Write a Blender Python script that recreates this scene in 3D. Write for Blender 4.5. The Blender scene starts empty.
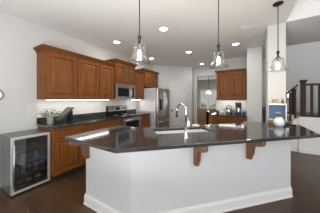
import bpy, bmesh, math, random
from mathutils import Vector, Matrix
random.seed(7)
C = bpy.context.scene
COL = C.collection
PI = math.pi
from math import cos, sin
# ------------------------------------------------------------------ camera, world, exposure
cam_d = bpy.data.cameras.new('camera'); cam = bpy.data.objects.new('camera', cam_d); COL.objects.link(cam)
cam.location = (0, 0, 1.37); cam.rotation_euler = (PI/2, 0, math.radians(30.4))
cam_d.sensor_width = 36; cam_d.sensor_fit = 'HORIZONTAL'; cam_d.lens = 145/320*36
cam_d.shift_y = -(106.5-99.3)/320; cam_d.clip_start = 0.05
C.camera = cam
W = bpy.data.worlds.new('world'); C.world = W; W.use_nodes = True
wn = W.node_tree.nodes; wl = W.node_tree.links
bg = wn['Background']; bg.inputs[1].default_value = 0.36
geo = wn.new('ShaderNodeTexCoord'); sep = wn.new('ShaderNodeSeparateXYZ'); rmp = wn.new('ShaderNodeValToRGB')
wl.new(geo.outputs['Generated'], sep.inputs[0]); wl.new(sep.outputs['Z'], rmp.inputs[0]); wl.new(rmp.outputs[0], bg.inputs[0])
rmp.color_ramp.elements[0].position = 0.0; rmp.color_ramp.elements[0].color = (1.0, 0.985, 0.96, 1)
rmp.color_ramp.elements[1].position = 0.7; rmp.color_ramp.elements[1].color = (0.92, 0.97, 1.04, 1)
C.view_settings.view_transform = 'Standard'; C.view_settings.look = 'None'
C.view_settings.exposure = 0.55; C.view_settings.gamma = 1.0; C.view_settings.use_curve_mapping = False
CAN_W, STRIP_W, BULB_E = 4.0, 0.65, 4.0
def area(name, loc, aim, sx, sy, e, col):
    l = bpy.data.lights.new(name, 'AREA'); l.shape = 'RECTANGLE'; l.size = sx; l.size_y = sy; l.energy = e; l.color = col
    o = bpy.data.objects.new(name, l); COL.objects.link(o); o.location = loc
    o.rotation_euler = (Vector(aim)-Vector(loc)).to_track_quat('-Z', 'Y').to_euler()
area('rear_fill', (0.3, -2.9, 1.3), (-1.2, 3.5, 1.6), 5.0, 2.2, 55, (1.0, 0.99, 0.97))  # added area fill standing in for unseen windows behind the camera
area('great_room_fill', (4.4, 0.5, 2.2), (1.2, 4.6, 1.0), 4.0, 3.0, 60, (0.97, 0.98, 1.0))  # added fill from the unseen side of the great room
area('ceiling_bounce_fill', (-0.5, -0.6, 1.0), (-0.55, -0.1, 2.75), 1.6, 1.6, 72, (0.985, 0.99, 1.0))  # upward lamp added behind the camera to brighten the ceiling

area('stairwell_fill', (2.6, 6.0, 5.4), (2.4, 6.1, 0.9), 3.0, 1.4, 45, (0.98, 0.99, 1.0))  # lamp added above the stairwell to brighten its wall; no window seen

area('dining_window_daylight', (-2.3, 10.65, 1.45), (-1.6, 5.0, 0.9), 1.0, 1.2, 14, (0.97, 0.98, 1.0))

# ------------------------------------------------------------------ materials
def mat(name, col, rough=0.5, metal=0.0, var=0.04, scale=8, stretch=(1, 1, 1), bump=0.0, spec=0.5, coat=0.0, emit=None, estr=0, coord='Object'):
    m = bpy.data.materials.new(name); m.use_nodes = True
    n = m.node_tree.nodes; l = m.node_tree.links; b = n['Principled BSDF']
    b.inputs['Roughness'].default_value = rough; b.inputs['Metallic'].default_value = metal
    b.inputs['Specular IOR Level'].default_value = spec; b.inputs['Coat Weight'].default_value = coat
    tc = n.new('ShaderNodeTexCoord'); mp = n.new('ShaderNodeMapping'); mp.inputs['Scale'].default_value = stretch
    nz = n.new('ShaderNodeTexNoise'); nz.inputs['Scale'].default_value = scale; nz.inputs['Detail'].default_value = 5
    l.new(tc.outputs[coord], mp.inputs[0]); l.new(mp.outputs[0], nz.inputs['Vector'])
    cr = n.new('ShaderNodeValToRGB')
    cr.color_ramp.elements[0].position = 0.3; cr.color_ramp.elements[1].position = 0.7
    cr.color_ramp.elements[0].color = tuple(max(0, c*(1-var)) for c in col)+(1,)
    cr.color_ramp.elements[1].color = tuple(c*(1+var) for c in col)+(1,)
    l.new(nz.outputs['Fac'], cr.inputs[0]); l.new(cr.outputs[0], b.inputs['Base Color'])
    if bump:
        bp = n.new('ShaderNodeBump'); bp.inputs['Strength'].default_value = bump; bp.inputs['Distance'].default_value = 0.004
        l.new(nz.outputs['Fac'], bp.inputs['Height']); l.new(bp.outputs[0], b.inputs['Normal'])
    if emit:
        b.inputs['Emission Color'].default_value = emit+(1,); b.inputs['Emission Strength'].default_value = estr
    return m
def glass_mat(name, tint, glossmin=0.05):
    m = bpy.data.materials.new(name); m.use_nodes = True
    n = m.node_tree.nodes; l = m.node_tree.links; n.clear()
    o = n.new('ShaderNodeOutputMaterial'); t = n.new('ShaderNodeBsdfTransparent'); g = n.new('ShaderNodeBsdfGlossy')
    t.inputs[0].default_value = tint+(1,); g.inputs['Roughness'].default_value = 0.03
    lw = n.new('ShaderNodeLayerWeight'); lw.inputs['Blend'].default_value = 0.35
    mr = n.new('ShaderNodeMapRange'); mr.inputs['To Min'].default_value = glossmin; mr.inputs['To Max'].default_value = 0.85
    mx = n.new('ShaderNodeMixShader'); l.new(lw.outputs['Facing'], mr.inputs[0]); l.new(mr.outputs[0], mx.inputs[0])
    l.new(t.outputs[0], mx.inputs[1]); l.new(g.outputs[0], mx.inputs[2]); l.new(mx.outputs[0], o.inputs[0])
    return m
def granite_mat():
    m = mat('black_granite', (0.018, 0.019, 0.021), rough=0.09, scale=90, var=0.6, spec=1.0)
    n = m.node_tree.nodes; l = m.node_tree.links; b = n['Principled BSDF']
    tc = n.new('ShaderNodeTexCoord'); v = n.new('ShaderNodeTexVoronoi'); v.inputs['Scale'].default_value = 130
    l.new(tc.outputs['Object'], v.inputs['Vector'])
    cr = n.new('ShaderNodeValToRGB'); cr.color_ramp.elements[0].position = 0.05; cr.color_ramp.elements[1].position = 0.30
    cr.color_ramp.elements[0].color = (0.19, 0.175, 0.155, 1); cr.color_ramp.elements[1].color = (0.024, 0.025, 0.026, 1)
    l.new(v.outputs['Distance'], cr.inputs[0]); l.new(cr.outputs[0], b.inputs['Base Color'])
    return m
def floor_mat():
    m = bpy.data.materials.new('dark_hardwood'); m.use_nodes = True
    n = m.node_tree.nodes; l = m.node_tree.links; b = n['Principled BSDF']
    tc = n.new('ShaderNodeTexCoord'); br = n.new('ShaderNodeTexBrick')
    br.inputs['Scale'].default_value = 1.0; br.inputs['Brick Width'].default_value = 1.1; br.inputs['Row Height'].default_value = 0.125
    br.inputs['Mortar Size'].default_value = 0.0025; br.inputs['Mortar'].default_value = (0.012, 0.008, 0.006, 1)
    br.inputs['Color1'].default_value = (0.060, 0.029, 0.0145, 1); br.inputs['Color2'].default_value = (0.094, 0.047, 0.0235, 1)
    br.offset = 0.37
    l.new(tc.outputs['Object'], br.inputs['Vector'])
    mp = n.new('ShaderNodeMapping'); mp.inputs['Scale'].default_value = (1.2, 16, 1)
    nz = n.new('ShaderNodeTexNoise'); nz.inputs['Scale'].default_value = 3; nz.inputs['Detail'].default_value = 6
    l.new(tc.outputs['Object'], mp.inputs[0]); l.new(mp.outputs[0], nz.inputs['Vector'])
    mx = n.new('ShaderNodeMix'); mx.data_type = 'RGBA'; mx.blend_type = 'MULTIPLY'; mx.inputs['Factor'].default_value = 0.6
    cr = n.new('ShaderNodeValToRGB'); cr.color_ramp.elements[0].color = (0.5, 0.5, 0.5, 1); cr.color_ramp.elements[1].color = (1.4, 1.35, 1.3, 1)
    l.new(nz.outputs['Fac'], cr.inputs[0]); l.new(br.outputs['Color'], mx.inputs['A']); l.new(cr.outputs[0], mx.inputs['B'])
    l.new(mx.outputs['Result'], b.inputs['Base Color'])
    b.inputs['Roughness'].default_value = 0.33; b.inputs['Specular IOR Level'].default_value = 0.45
    return m
def tile_mat():
    m = bpy.data.materials.new('white_backsplash_tile'); m.use_nodes = True
    n = m.node_tree.nodes; l = m.node_tree.links; b = n['Principled BSDF']
    tc = n.new('ShaderNodeTexCoord'); mp = n.new('ShaderNodeMapping'); mp.inputs['Rotation'].default_value = (PI/2, 0, 0)
    br = n.new('ShaderNodeTexBrick'); br.inputs['Scale'].default_value = 1.0
    br.inputs['Brick Width'].default_value = 0.15; br.inputs['Row Height'].default_value = 0.075; br.inputs['Mortar Size'].default_value = 0.003
    br.inputs['Color1'].default_value = (0.70, 0.695, 0.68, 1); br.inputs['Color2'].default_value = (0.66, 0.655, 0.64, 1); br.inputs['Mortar'].default_value = (0.60, 0.595, 0.58, 1)
    l.new(tc.outputs['Object'], mp.inputs[0]); l.new(mp.outputs[0], br.inputs['Vector']); l.new(br.outputs['Color'], b.inputs['Base Color'])
    b.inputs['Roughness'].default_value = 0.25
    return m
WALL = mat('wall_paint', (0.535, 0.535, 0.522), 0.85, var=0.01, scale=3)
CEIL = mat('ceiling_paint', (0.76, 0.755, 0.74), 0.9, var=0.01, scale=3)
DOORW = mat('door_paint', (0.62, 0.615, 0.60), 0.45, var=0.01)
WHITE = mat('white_paint', (0.76, 0.755, 0.745), 0.45, var=0.01)
PANEL = mat('island_paint', (0.63, 0.638, 0.655), 0.6, var=0.01)
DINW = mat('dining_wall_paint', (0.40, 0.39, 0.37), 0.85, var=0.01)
FLOOR = floor_mat(); GRAN = granite_mat(); TILE = tile_mat()
WOOD = mat('cherry_wood', (0.178, 0.060, 0.0125), 0.48, var=0.28, scale=4, stretch=(7, 7, 0.8), spec=0.22)
WOODH = mat('cherry_wood_horizontal', (0.178, 0.060, 0.0125), 0.48, var=0.28, scale=4, stretch=(0.8, 7, 7), spec=0.22)
GROOVE = mat('painted_groove_shade', (0.100, 0.030, 0.008), 0.5, var=0.2)  # shade of the panel relief, painted into the door grooves
WALNUT = mat('corbel_wood', (0.190, 0.085, 0.040), 0.45, var=0.3, scale=4, stretch=(6, 6, 1))
NEARBLACK = mat('toe_kick_black', (0.02, 0.015, 0.012), 0.7)  # near-black base colour for toe kicks and soil
STEEL = mat('stainless_steel', (0.60, 0.595, 0.58), 0.28, 1.0, var=0.05, scale=3, stretch=(40, 40, 1))
STEELG = mat('grey_fridge_side', (0.58, 0.59, 0.60), 0.45, 0.2, var=0.05, scale=60, bump=0.1)
CHROME = mat('chrome', (0.75, 0.75, 0.74), 0.12, 1.0, var=0.0)
TRIM = mat('brushed_trim', (0.66, 0.65, 0.62), 0.3, 0.55, var=0.05, scale=3, stretch=(40, 40, 1))
BLACK = mat('black_gloss', (0.012, 0.012, 0.013), 0.12, var=0.1)
BLACKM = mat('matte_black', (0.02, 0.019, 0.018), 0.5, var=0.1)
BRONZE = mat('dark_bronze', (0.035, 0.028, 0.023), 0.4, 0.6, var=0.1)
GREYSIDE = mat('grey_cooler_side', (0.15, 0.165, 0.175), 0.35, 0.2, var=0.03)
ESPRESSO = mat('espresso_wood', (0.040, 0.018, 0.010), 0.45, var=0.3, scale=4, stretch=(6, 6, 1), spec=0.2)
GLASS = glass_mat('clear_glass', (0.95, 0.96, 0.96), 0.03)
DARKGLASS = glass_mat('smoked_glass', (0.60, 0.63, 0.68), 0.09)
WINGLASS = glass_mat('window_glass', (0.93, 0.95, 0.95), 0.03)
BULB = mat('lit_bulb', (1, 0.95, 0.85), 0.4, emit=(1.0, 0.90, 0.72), estr=BULB_E)
LED = mat('led_diffuser', (1, 1, 1), 0.4, emit=(1.0, 0.97, 0.90), estr=5)
CANL = mat('can_lens', (1, 1, 1), 0.4, emit=(1.0, 0.96, 0.88), estr=9)
LEAF = mat('leaf_green', (0.085, 0.15, 0.045), 0.5, var=0.4, scale=20)
BUSH = mat('bush_green', (0.20, 0.27, 0.12), 0.7, var=0.5, scale=6)
TAN = mat('tan_fabric', (0.36, 0.21, 0.10), 0.75, var=0.15, scale=30)
BLUE = mat('blue_paint', (0.065, 0.125, 0.225), 0.6, var=0.08, scale=6)

# ------------------------------------------------------------------ mesh helpers
def link(name, bm, m, parent=None, smooth=False, bevel=0.0, seg=2):
    bmesh.ops.recalc_face_normals(bm, faces=bm.faces)
    me = bpy.data.meshes.new(name); bm.to_mesh(me); bm.free()
    if m: me.materials.append(m)
    if m in (WOOD, WOODH): me.materials.append(GROOVE)
    elif m is DOORW: me.materials.append(DOORW)
    o = bpy.data.objects.new(name, me); COL.objects.link(o)
    if parent: o.parent = parent
    if smooth:
        for p in me.polygons: p.use_smooth = True
    if bevel:
        b = o.modifiers.new('bevel', 'BEVEL'); b.width = bevel; b.segments = seg; b.limit_method = 'ANGLE'; b.angle_limit = math.radians(40)
    return o
def tag(o, label, cat, group=None, kind=None):
    o['label'] = label; o['category'] = cat
    if group: o['group'] = group
    if kind: o['kind'] = kind
    return o
def thing(name, label, cat, loc=(0, 0, 0), rz=0, group=None):
    o = bpy.data.objects.new(name, None); COL.objects.link(o); o.empty_display_size = 0.1
    o.location = loc; o.rotation_euler = (0, 0, rz)
    return tag(o, label, cat, group)
def B(*dims, bm=None):   # x0,x1,y0,y1,z0,z1
    bm = bm or bmesh.new(); x0, x1, y0, y1, z0, z1 = dims
    v = [bm.verts.new(p) for p in ((x0,y0,z0),(x1,y0,z0),(x1,y1,z0),(x0,y1,z0),(x0,y0,z1),(x1,y0,z1),(x1,y1,z1),(x0,y1,z1))]
    for f in ((0,3,2,1),(4,5,6,7),(0,1,5,4),(1,2,6,5),(2,3,7,6),(3,0,4,7)): bm.faces.new([v[i] for i in f])
    return bm
def lathe(prof, bm=None, seg=24, c=(0, 0, 0), cap=True):
    bm = bm or bmesh.new(); rings = []
    for r, z in prof:
        rings.append([bm.verts.new((c[0]+r*math.cos(2*PI*i/seg), c[1]+r*math.sin(2*PI*i/seg), c[2]+z)) for i in range(seg)])
    for a, b in zip(rings, rings[1:]):
        for i in range(seg): bm.faces.new((a[i], a[(i+1) % seg], b[(i+1) % seg], b[i]))
    if cap:
        bm.faces.new(rings[0][::-1]); bm.faces.new(rings[-1])
    return bm
def tube(pts, r, bm=None, seg=10):
    bm = bm or bmesh.new(); pts = [Vector(p) for p in pts]; rings = []
    up = None
    for i, p in enumerate(pts):
        d = (pts[min(i+1, len(pts)-1)]-pts[max(i-1, 0)]).normalized()
        if up is None or abs(up.dot(d)) > 0.98:
            up = Vector((0, 0, 1)) if abs(d.z) < 0.9 else Vector((1, 0, 0))
        s = d.cross(up).normalized(); t = s.cross(d).normalized(); up = t
        rr = r[i] if isinstance(r, (list, tuple)) else r
        rings.append([bm.verts.new(p+s*rr*math.cos(2*PI*k/seg)+t*rr*math.sin(2*PI*k/seg)) for k in range(seg)])
    for a, b in zip(rings, rings[1:]):
        for k in range(seg): bm.faces.new((a[k], a[(k+1) % seg], b[(k+1) % seg], b[k]))
    bm.faces.new(rings[0][::-1]); bm.faces.new(rings[-1])
    return bm
def prism(poly, z0, z1, bm=None, caps=(True, True)):   # poly in xy
    bm = bm or bmesh.new()
    a = [bm.verts.new((x, y, z0)) for x, y in poly]; b = [bm.verts.new((x, y, z1)) for x, y in poly]
    n = len(poly)
    for i in range(n): bm.faces.new((a[i], a[(i+1) % n], b[(i+1) % n], b[i]))
    if caps[0]: bm.faces.new(a[::-1])
    if caps[1]: bm.faces.new(b)
    return bm
def extr_x(prof, x0, x1, bm=None):   # prof in (y,z)
    bm = bm or bmesh.new()
    a = [bm.verts.new((x0, y, z)) for y, z in prof]; b = [bm.verts.new((x1, y, z)) for y, z in prof]; n = len(prof)
    for i in range(n): bm.faces.new((a[i], a[(i+1) % n], b[(i+1) % n], b[i]))
    bm.faces.new(a[::-1]); bm.faces.new(b)
    return bm
def door_bm(x0, x1, z0, z1, y, t=0.02, stile=0.058):   # raised panel, front toward -y
    bm = bmesh.new(); rings = []
    for ins, d in ((0, 0), (0, t), (stile, t), (stile+0.006, t-0.013), (stile+0.016, t-0.013), (stile+0.048, t-0.002)):
        if min(x1-x0, z1-z0) < 2.2*ins+0.01: break
        rings.append([bm.verts.new(p) for p in ((x0+ins, y-d, z0+ins), (x1-ins, y-d, z0+ins), (x1-ins, y-d, z1-ins), (x0+ins, y-d, z1-ins))])
    bm.faces.new(rings[0][::-1])
    for q, (a, b) in enumerate(zip(rings, rings[1:])):
        for i in range(4):
            f = bm.faces.new((a[i], a[(i+1) % 4], b[(i+1) % 4], b[i]))
            if q in (2, 3): f.material_index = 1
    bm.faces.new(rings[-1])
    return bm
def frame_bm(x0, x1, z0, z1, y0, y1, w, bm=None):
    bm = bm or bmesh.new()
    B(x0, x1, y0, y1, z1-w, z1, bm=bm); B(x0, x1, y0, y1, z0, z0+w, bm=bm)
    B(x0, x0+w, y0, y1, z0+w, z1-w, bm=bm); B(x1-w, x1, y0, y1, z0+w, z1-w, bm=bm)
    return bm
def struct(name, bm, m, **k):
    o = link(name, bm, m, **k); o['kind'] = 'structure'; return o
def rectw(name, a, b, th, z0, z1, m):   # wall from a to b; th offset to the left side of a->b
    a, b = Vector(a), Vector(b); d = (b-a).normalized(); n = Vector((-d.y, d.x))*th
    return struct(name, prism([a, b, b+n, a+n], z0, z1), m)

# ------------------------------------------------------------------ structure
H = 2.75
struct('floor', B(-3.4, 5.2, -4, 11.0, -0.1, 0), FLOOR)
struct('ceiling', prism([(-3.4, -3), (0.63, -3), (0.63, 3.37), (4.5, 3.37), (4.5, 4.89), (0.88, 4.89), (0.88, 6.0), (-1.0, 6.5), (-3.4, 6.5)], H, H+0.12), CEIL)
struct('wall_left', B(-3.42, -3.3, -3, 6.4, 0, H), WALL)
struct('wall_pantry_return', B(-3.3, -3.16, 4.90, 5.0, 0, H), WALL)
rectw('wall_pantry', (-3.16, 4.90), (-1.98, 6.08), 0.1, 0, H, WALL)
struct('wall_pantry_side', B(-2.08, -1.98, 6.08, 6.5, 0, H), WALL)
bm = B(-1.98, -1.845, 6.4, 6.52, 0, H); B(-1.845, -0.75, 6.4, 6.52, 2.38, H, bm=bm)
struct('wall_dining_opening', bm, WALL)
struct('wall_back', B(-0.87, 0.045, 5.4, 5.5, 0, H), WALL)
struct('wall_back_side', B(-0.87, -0.75, 5.5, 6.4, 0, H), WALL)
struct('wall_stub', B(0.045, 0.38, 4.64, 6.0, 0, H), WALL)
struct('wall_hall', B(0.38, 0.88, 6.0, 6.1, 0, H), WALL)
struct('wall_stair', B(0.88, 4.6, 6.9, 7.0, 0, 5.5), WALL)
struct('wall_stair_side', B(0.78, 0.88, 6.1, 6.9, 0, 5.5), WALL)
struct('wall_right', B(4.5, 4.6, 3.37, 6.9, 0, 5.5), WALL)
struct('wall_upper', B(0.63, 4.5, 3.371, 3.47, H+0.12, 5.5), WHITE)
struct('wall_upper_side', B(0.53, 0.63, -3, 3.47, H+0.12, 5.5), WHITE)
struct('ceiling_great_room', B(0.53, 4.6, -3, 3.47, 5.5, 5.6), CEIL)
struct('wall_column', B(0.365, 0.632, 3.385, 3.66, 0, H), WALL)
def baseboard(name, a, b, th=0.015, h=0.13):
    a, b = Vector(a), Vector(b); d = (b-a).normalized(); n = Vector((d.y, -d.x))
    bm = bmesh.new(); prof = [(0.0005, 0), (th, 0), (th, h-0.035), (th*0.6, h-0.02), (th*0.45, h), (0.0005, h)]
    va = [bm.verts.new((a+n*p).to_3d()+Vector((0, 0, z))) for p, z in prof]; vb = [bm.verts.new((b+n*p).to_3d()+Vector((0, 0, z))) for p, z in prof]
    for i in range(len(prof)): bm.faces.new((va[i], va[(i+1) % 6], vb[(i+1) % 6], vb[i]))
    bm.faces.new(va[::-1]); bm.faces.new(vb)
    return struct(name, bm, WHITE)
baseboard('baseboard_left', (-3.3, -3), (-3.3, 1.15))
baseboard('baseboard_stub', (0.045, 4.64), (0.38, 4.64))
baseboard('baseboard_column', (0.632, 3.385), (0.632, 3.66))
# dining room shell
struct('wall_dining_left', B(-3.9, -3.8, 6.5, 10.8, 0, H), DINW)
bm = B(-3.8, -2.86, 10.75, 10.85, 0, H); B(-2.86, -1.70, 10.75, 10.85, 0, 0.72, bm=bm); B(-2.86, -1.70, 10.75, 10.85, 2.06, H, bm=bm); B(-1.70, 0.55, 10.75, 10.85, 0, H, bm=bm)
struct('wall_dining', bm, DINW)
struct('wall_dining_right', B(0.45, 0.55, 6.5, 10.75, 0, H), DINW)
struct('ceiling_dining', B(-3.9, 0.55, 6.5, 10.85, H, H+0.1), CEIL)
win = link('window_1', frame_bm(-2.86, -1.70, 0.72, 2.06, 10.72, 10.80, 0.07), WHITE); win['kind'] = 'structure'
bm = bmesh.new()
for i in range(1, 4): B(-2.86+0.29*i-0.018, -2.86+0.29*i+0.018, 10.745, 10.775, 0.79, 1.99, bm=bm)
for i in range(1, 4): B(-2.79, -1.77, 10.745, 10.775, 0.72+0.335*i-0.016, 0.72+0.335*i+0.016, bm=bm)
link('muntins', bm, WHITE, win)
link('pane', B(-2.79, -1.77, 10.757, 10.763, 0.79, 1.99), WINGLASS, win)

# pantry door on diagonal wall: local frame x along wall, front -y
d1 = bpy.data.objects.new('door_1', None); COL.objects.link(d1); d1['kind'] = 'structure'
d1.location = (-2.716, 5.344, 0); d1.rotation_euler = (0, 0, PI/4)
bm = bmesh.new()
B(0, 0.07, -0.028, -0.001, 0, 2.10, bm=bm); B(0.70, 0.77, -0.028, -0.001, 0, 2.10, bm=bm); B(-0.01, 0.78, -0.032, -0.001, 2.03, 2.11, bm=bm)
link('casing', bm, DOORW, d1, bevel=0.004)
bm = bmesh.new(); B(0.073, 0.697, -0.016, -0.001, 0.01, 2.027, bm=bm)
leaf = link('door_panel', bm, DOORW, d1)
for z0, z1 in ((0.14, 0.88), (1.0, 1.93)):
    bm = door_bm(0.16, 0.61, z0, z1, -0.0165, t=0.012, stile=0.004); link('raised_panel', bm, DOORW, leaf)
bm = lathe([(0.026, 0), (0.026, 0.006), (0.010, 0.01), (0.010, 0.035), (0.026, 0.045), (0.028, 0.058), (0.018, 0.07)], seg=16)
bmesh.ops.rotate(bm, verts=bm.verts, matrix=Matrix.Rotation(PI/2, 3, 'X')); bmesh.ops.translate(bm, verts=bm.verts, vec=(0.125, -0.0165, 0.92))
link('door_handle', bm, BRONZE, leaf, smooth=True)
for z in (0.25, 1.78): link('hinge', B(0.694, 0.706, -0.036, -0.029, z-0.05, z+0.05), BRONZE, d1)
baseboard('baseboard_pantry_left', (-3.15, 4.91), (-2.726, 5.334))
baseboard('baseboard_pantry_right', (-2.16, 5.90), (-1.98, 6.08))

# ------------------------------------------------------------------ cabinets. local: back y=0, front y=-d, x 0..w
def crown_part(root, w, d, z, left=True, right=True, m=WOOD):
    bm = bmesh.new()
    for (o, a, b) in ((0.012, 0, 0.02), (0.022, 0.02, 0.035), (0.036, 0.035, 0.05), (0.052, 0.05, 0.066), (0.058, 0.066, 0.08)):
        B(-o if left else 0, w+o if right else w, -d-o, 0, z+a, z+b, bm=bm)
    return link('crown_molding', bm, m, root, bevel=0.003)
def wall_cabinet(label, loc, rz, w, d, h, doors, group, crown=(True, True), rail=0.0):
    r = thing('wall_cabinet', label, 'cabinet', loc, rz, group)
    link('body', B(0, w, -d+0.02, 0, 0, h), WOOD, r)
    link('face_frame', frame_bm(0, w, 0, h, -d, -d+0.0195, 0.035), WOOD, r)
    n = doors; dw = (w-0.02*2-0.012*(n-1))/n
    for i in range(n):
        x0 = 0.02+i*(dw+0.012)
        link('door', door_bm(x0, x0+dw, 0.02, h-0.022, -d-0.0005), WOOD, r)
    crown_part(r, w, d, h, *crown)
    if rail: link('light_rail', B(0, w, -d, -d+0.02, -rail, -0.0005), WOOD, r)
    return r
XL = -3.298
G = 'upper cabinets on the left wall'
wall_cabinet('leftmost brown wood upper cabinet on left wall, its end panel showing beside bare wall', (XL, 1.15, 1.37), PI/2, 0.549, 0.33, 0.85, 1, G, (True, False))
wall_cabinet('middle brown wood upper cabinet between the leftmost one and the one beside microwave', (XL, 1.70, 1.37), PI/2, 0.519, 0.33, 0.85, 1, G, (False, False))
wall_cabinet('brown wood upper cabinet directly left of the microwave', (XL, 2.22, 1.37), PI/2, 0.449, 0.33, 0.85, 1, G, (False, False))
wall_cabinet('taller raised brown wood cabinet above the microwave', (XL, 2.672, 1.80), PI/2, 0.756, 0.40, 0.54, 2, G)
wall_cabinet('narrow brown wood upper cabinet between microwave and refrigerator', (XL, 3.431, 1.37), PI/2, 0.527, 0.33, 0.85, 1, G, (False, False))
wall_cabinet('brown wood double-door cabinet above the refrigerator', (XL, 3.96, 1.80), PI/2, 0.90, 0.34, 0.53, 2, G)
wall_cabinet('brown wood double-door upper cabinet on back wall above the coffee makers', (-0.81, 5.398, 1.37), 0, 0.84, 0.33, 0.845, 2, 'upper cabinets on the back wall', (True, False), rail=0.03)

def base_cabinet(label, loc, rz, w, d, group, doors=1):
    r = thing('base_cabinet', label, 'cabinet', loc, rz, group)
    link('body', B(0, w, -d+0.02, 0, 0.10, 0.889), WOOD, r)
    link('toe_kick', B(0, w, -d+0.08, -0.02, 0.0, 0.0995), NEARBLACK, r)
    bm = frame_bm(0, w, 0.10, 0.889, -d, -d+0.0195, 0.035); B(0.035, w-0.035, -d, -d+0.0195, 0.70, 0.73, bm=bm)
    link('face_frame', bm, WOOD, r)
    link('drawer', door_bm(0.02, w-0.02, 0.728, 0.872, -d-0.0005, stile=0.03), WOODH, r)
    dw = (w-0.04-0.012*(doors-1))/doors
    for i in range(doors):
        x0 = 0.02+i*(dw+0.012); link('door', door_bm(x0, x0+dw, 0.12, 0.705, -d-0.0005), WOOD, r)
    return r
G = 'base cabinets on the left wall'
base_cabinet('brown wood base cabinet beside the wine cooler, with one drawer over one door', (XL, 1.166, 0), PI/2, 0.50, 0.60, G)
base_cabinet('brown wood base cabinet on left wall, second from the wine cooler', (XL, 1.668, 0), PI/2, 0.50, 0.60, G)
base_cabinet('brown wood base cabinet directly left of the range', (XL, 2.170, 0), PI/2, 0.495, 0.60, G)
base_cabinet('short brown wood base cabinet between range and refrigerator', (XL, 3.437, 0), PI/2, 0.50, 0.60, G)
G = 'base cabinets on the back wall'
base_cabinet('brown wood base cabinet under left half of the coffee counter', (-0.84, 5.398, 0), 0, 0.44, 0.90, G)
base_cabinet('brown wood base cabinet under right half of the coffee counter', (-0.398, 5.398, 0), 0, 0.44, 0.90, G)
# counters on the cabinets
def counter(name, label, w, d, loc, rz, upstand=True, cat='counter', lo=0.02, ro=0.0):
    r = thing(name, label, cat, loc, rz)
    link('slab', B(-lo, w+ro, -d, 0, 0, 0.038), GRAN, r, bevel=0.006)
    if upstand: link('upstand', B(-lo, w+ro, -0.02, 0, 0.0385, 0.14), GRAN, r, bevel=0.003)
    return r
counter('countertop', 'long dark granite counter with low upstand along the left wall, from wine cooler to range', 1.499, 0.635, (XL, 1.166, 0.8895), PI/2)
counter('countertop', 'short dark granite counter between range and refrigerator', 0.50, 0.635, (XL, 3.437, 0.8895), PI/2, lo=0)
counter('countertop', 'dark granite coffee counter at the back wall', 0.88, 0.935, (-0.84, 5.398, 0.8895), 0, upstand=False, lo=0.03)
tl = tag(link('backsplash', B(0, 2.80, -0.006, 0, 0.0, 0.335), TILE), 'pale tile backsplash under the left upper cabinets', 'backsplash'); tl.location = (-3.2935, 1.15, 1.032); tl.rotation_euler = (0, 0, PI/2); tl['kind'] = 'structure'
tl = tag(link('backsplash', B(0, 0.91, -0.006, 0, 0.0, 0.437), TILE), 'pale tile backsplash behind the coffee makers', 'backsplash'); tl.location = (-0.866, 5.3995, 0.93); tl['kind'] = 'structure'

# under cabinet lights
def strip(label, loc, rz, w):
    r = thing('under_cabinet_light', label, 'light', loc, rz, 'under-cabinet light strips')
    link('housing', B(0, w, -0.05, 0.0, 0.012, 0.02), WHITE, r)
    link('diffuser', B(0.005, w-0.005, -0.047, -0.003, 0.0, 0.0115), LED, r)
    l = bpy.data.lights.new('strip_glow', 'AREA'); l.shape = 'RECTANGLE'; l.size = w; l.size_y = 0.04; l.energy = STRIP_W*w; l.color = (1, 0.96, 0.88)
    lo = bpy.data.objects.new('strip_glow', l); COL.objects.link(lo); lo.parent = r; lo.location = (w/2, -0.025, -0.003)
strip('long glowing light strip under the three left upper cabinets', (XL+0.20, 1.22, 1.349), PI/2, 1.36)
strip('short glowing light strip under the cabinet beside refrigerator', (XL+0.20, 3.47, 1.349), PI/2, 0.44)
strip('glowing light strip under the back wall upper cabinet', (-0.77, 5.25, 1.349), 0, 0.74)

# ------------------------------------------------------------------ microwave, range, fridge, wine cooler
mw = thing('microwave', 'stainless over-range microwave with dark door window', 'microwave', (XL, 2.674, 1.372), PI/2)
w, d, h = 0.752, 0.40, 0.425
link('body', B(0, w, -d+0.03, 0, 0, h), BLACKM, mw)
dr = link('door', frame_bm(0, 0.58, 0.0, h-0.045, -d-0.005, -d+0.029, 0.07), STEEL, mw, bevel=0.004)
link('window', B(0.0705, 0.5095, -d+0.004, -d+0.02, 0.0705, h-0.1155), BLACK, dr)
link('handle', tube([(0.565, -d-0.005, 0.06), (0.565, -d-0.04, 0.08), (0.565, -d-0.045, 0.2), (0.565, -d-0.04, h-0.12), (0.565, -d-0.005, h-0.10)], 0.011), STEEL, dr, smooth=True)
cp = link('control_panel', B(0.582, w, -d-0.005, -d+0.029, 0, h-0.045), STEEL, mw, bevel=0.004)
link('keypad', B(0.605, w-0.03, -d-0.007, -d-0.0055, 0.05, h-0.09), BLACK, cp)
bm = B(0, w, -d-0.005, -d+0.029, h-0.043, h)
for k in range(3): B(0.03, w-0.03, -d-0.008, -d-0.0052, h-0.036+k*0.011, h-0.031+k*0.011, bm=bm)
link('vent_grille', bm, STEEL, mw)

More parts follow.
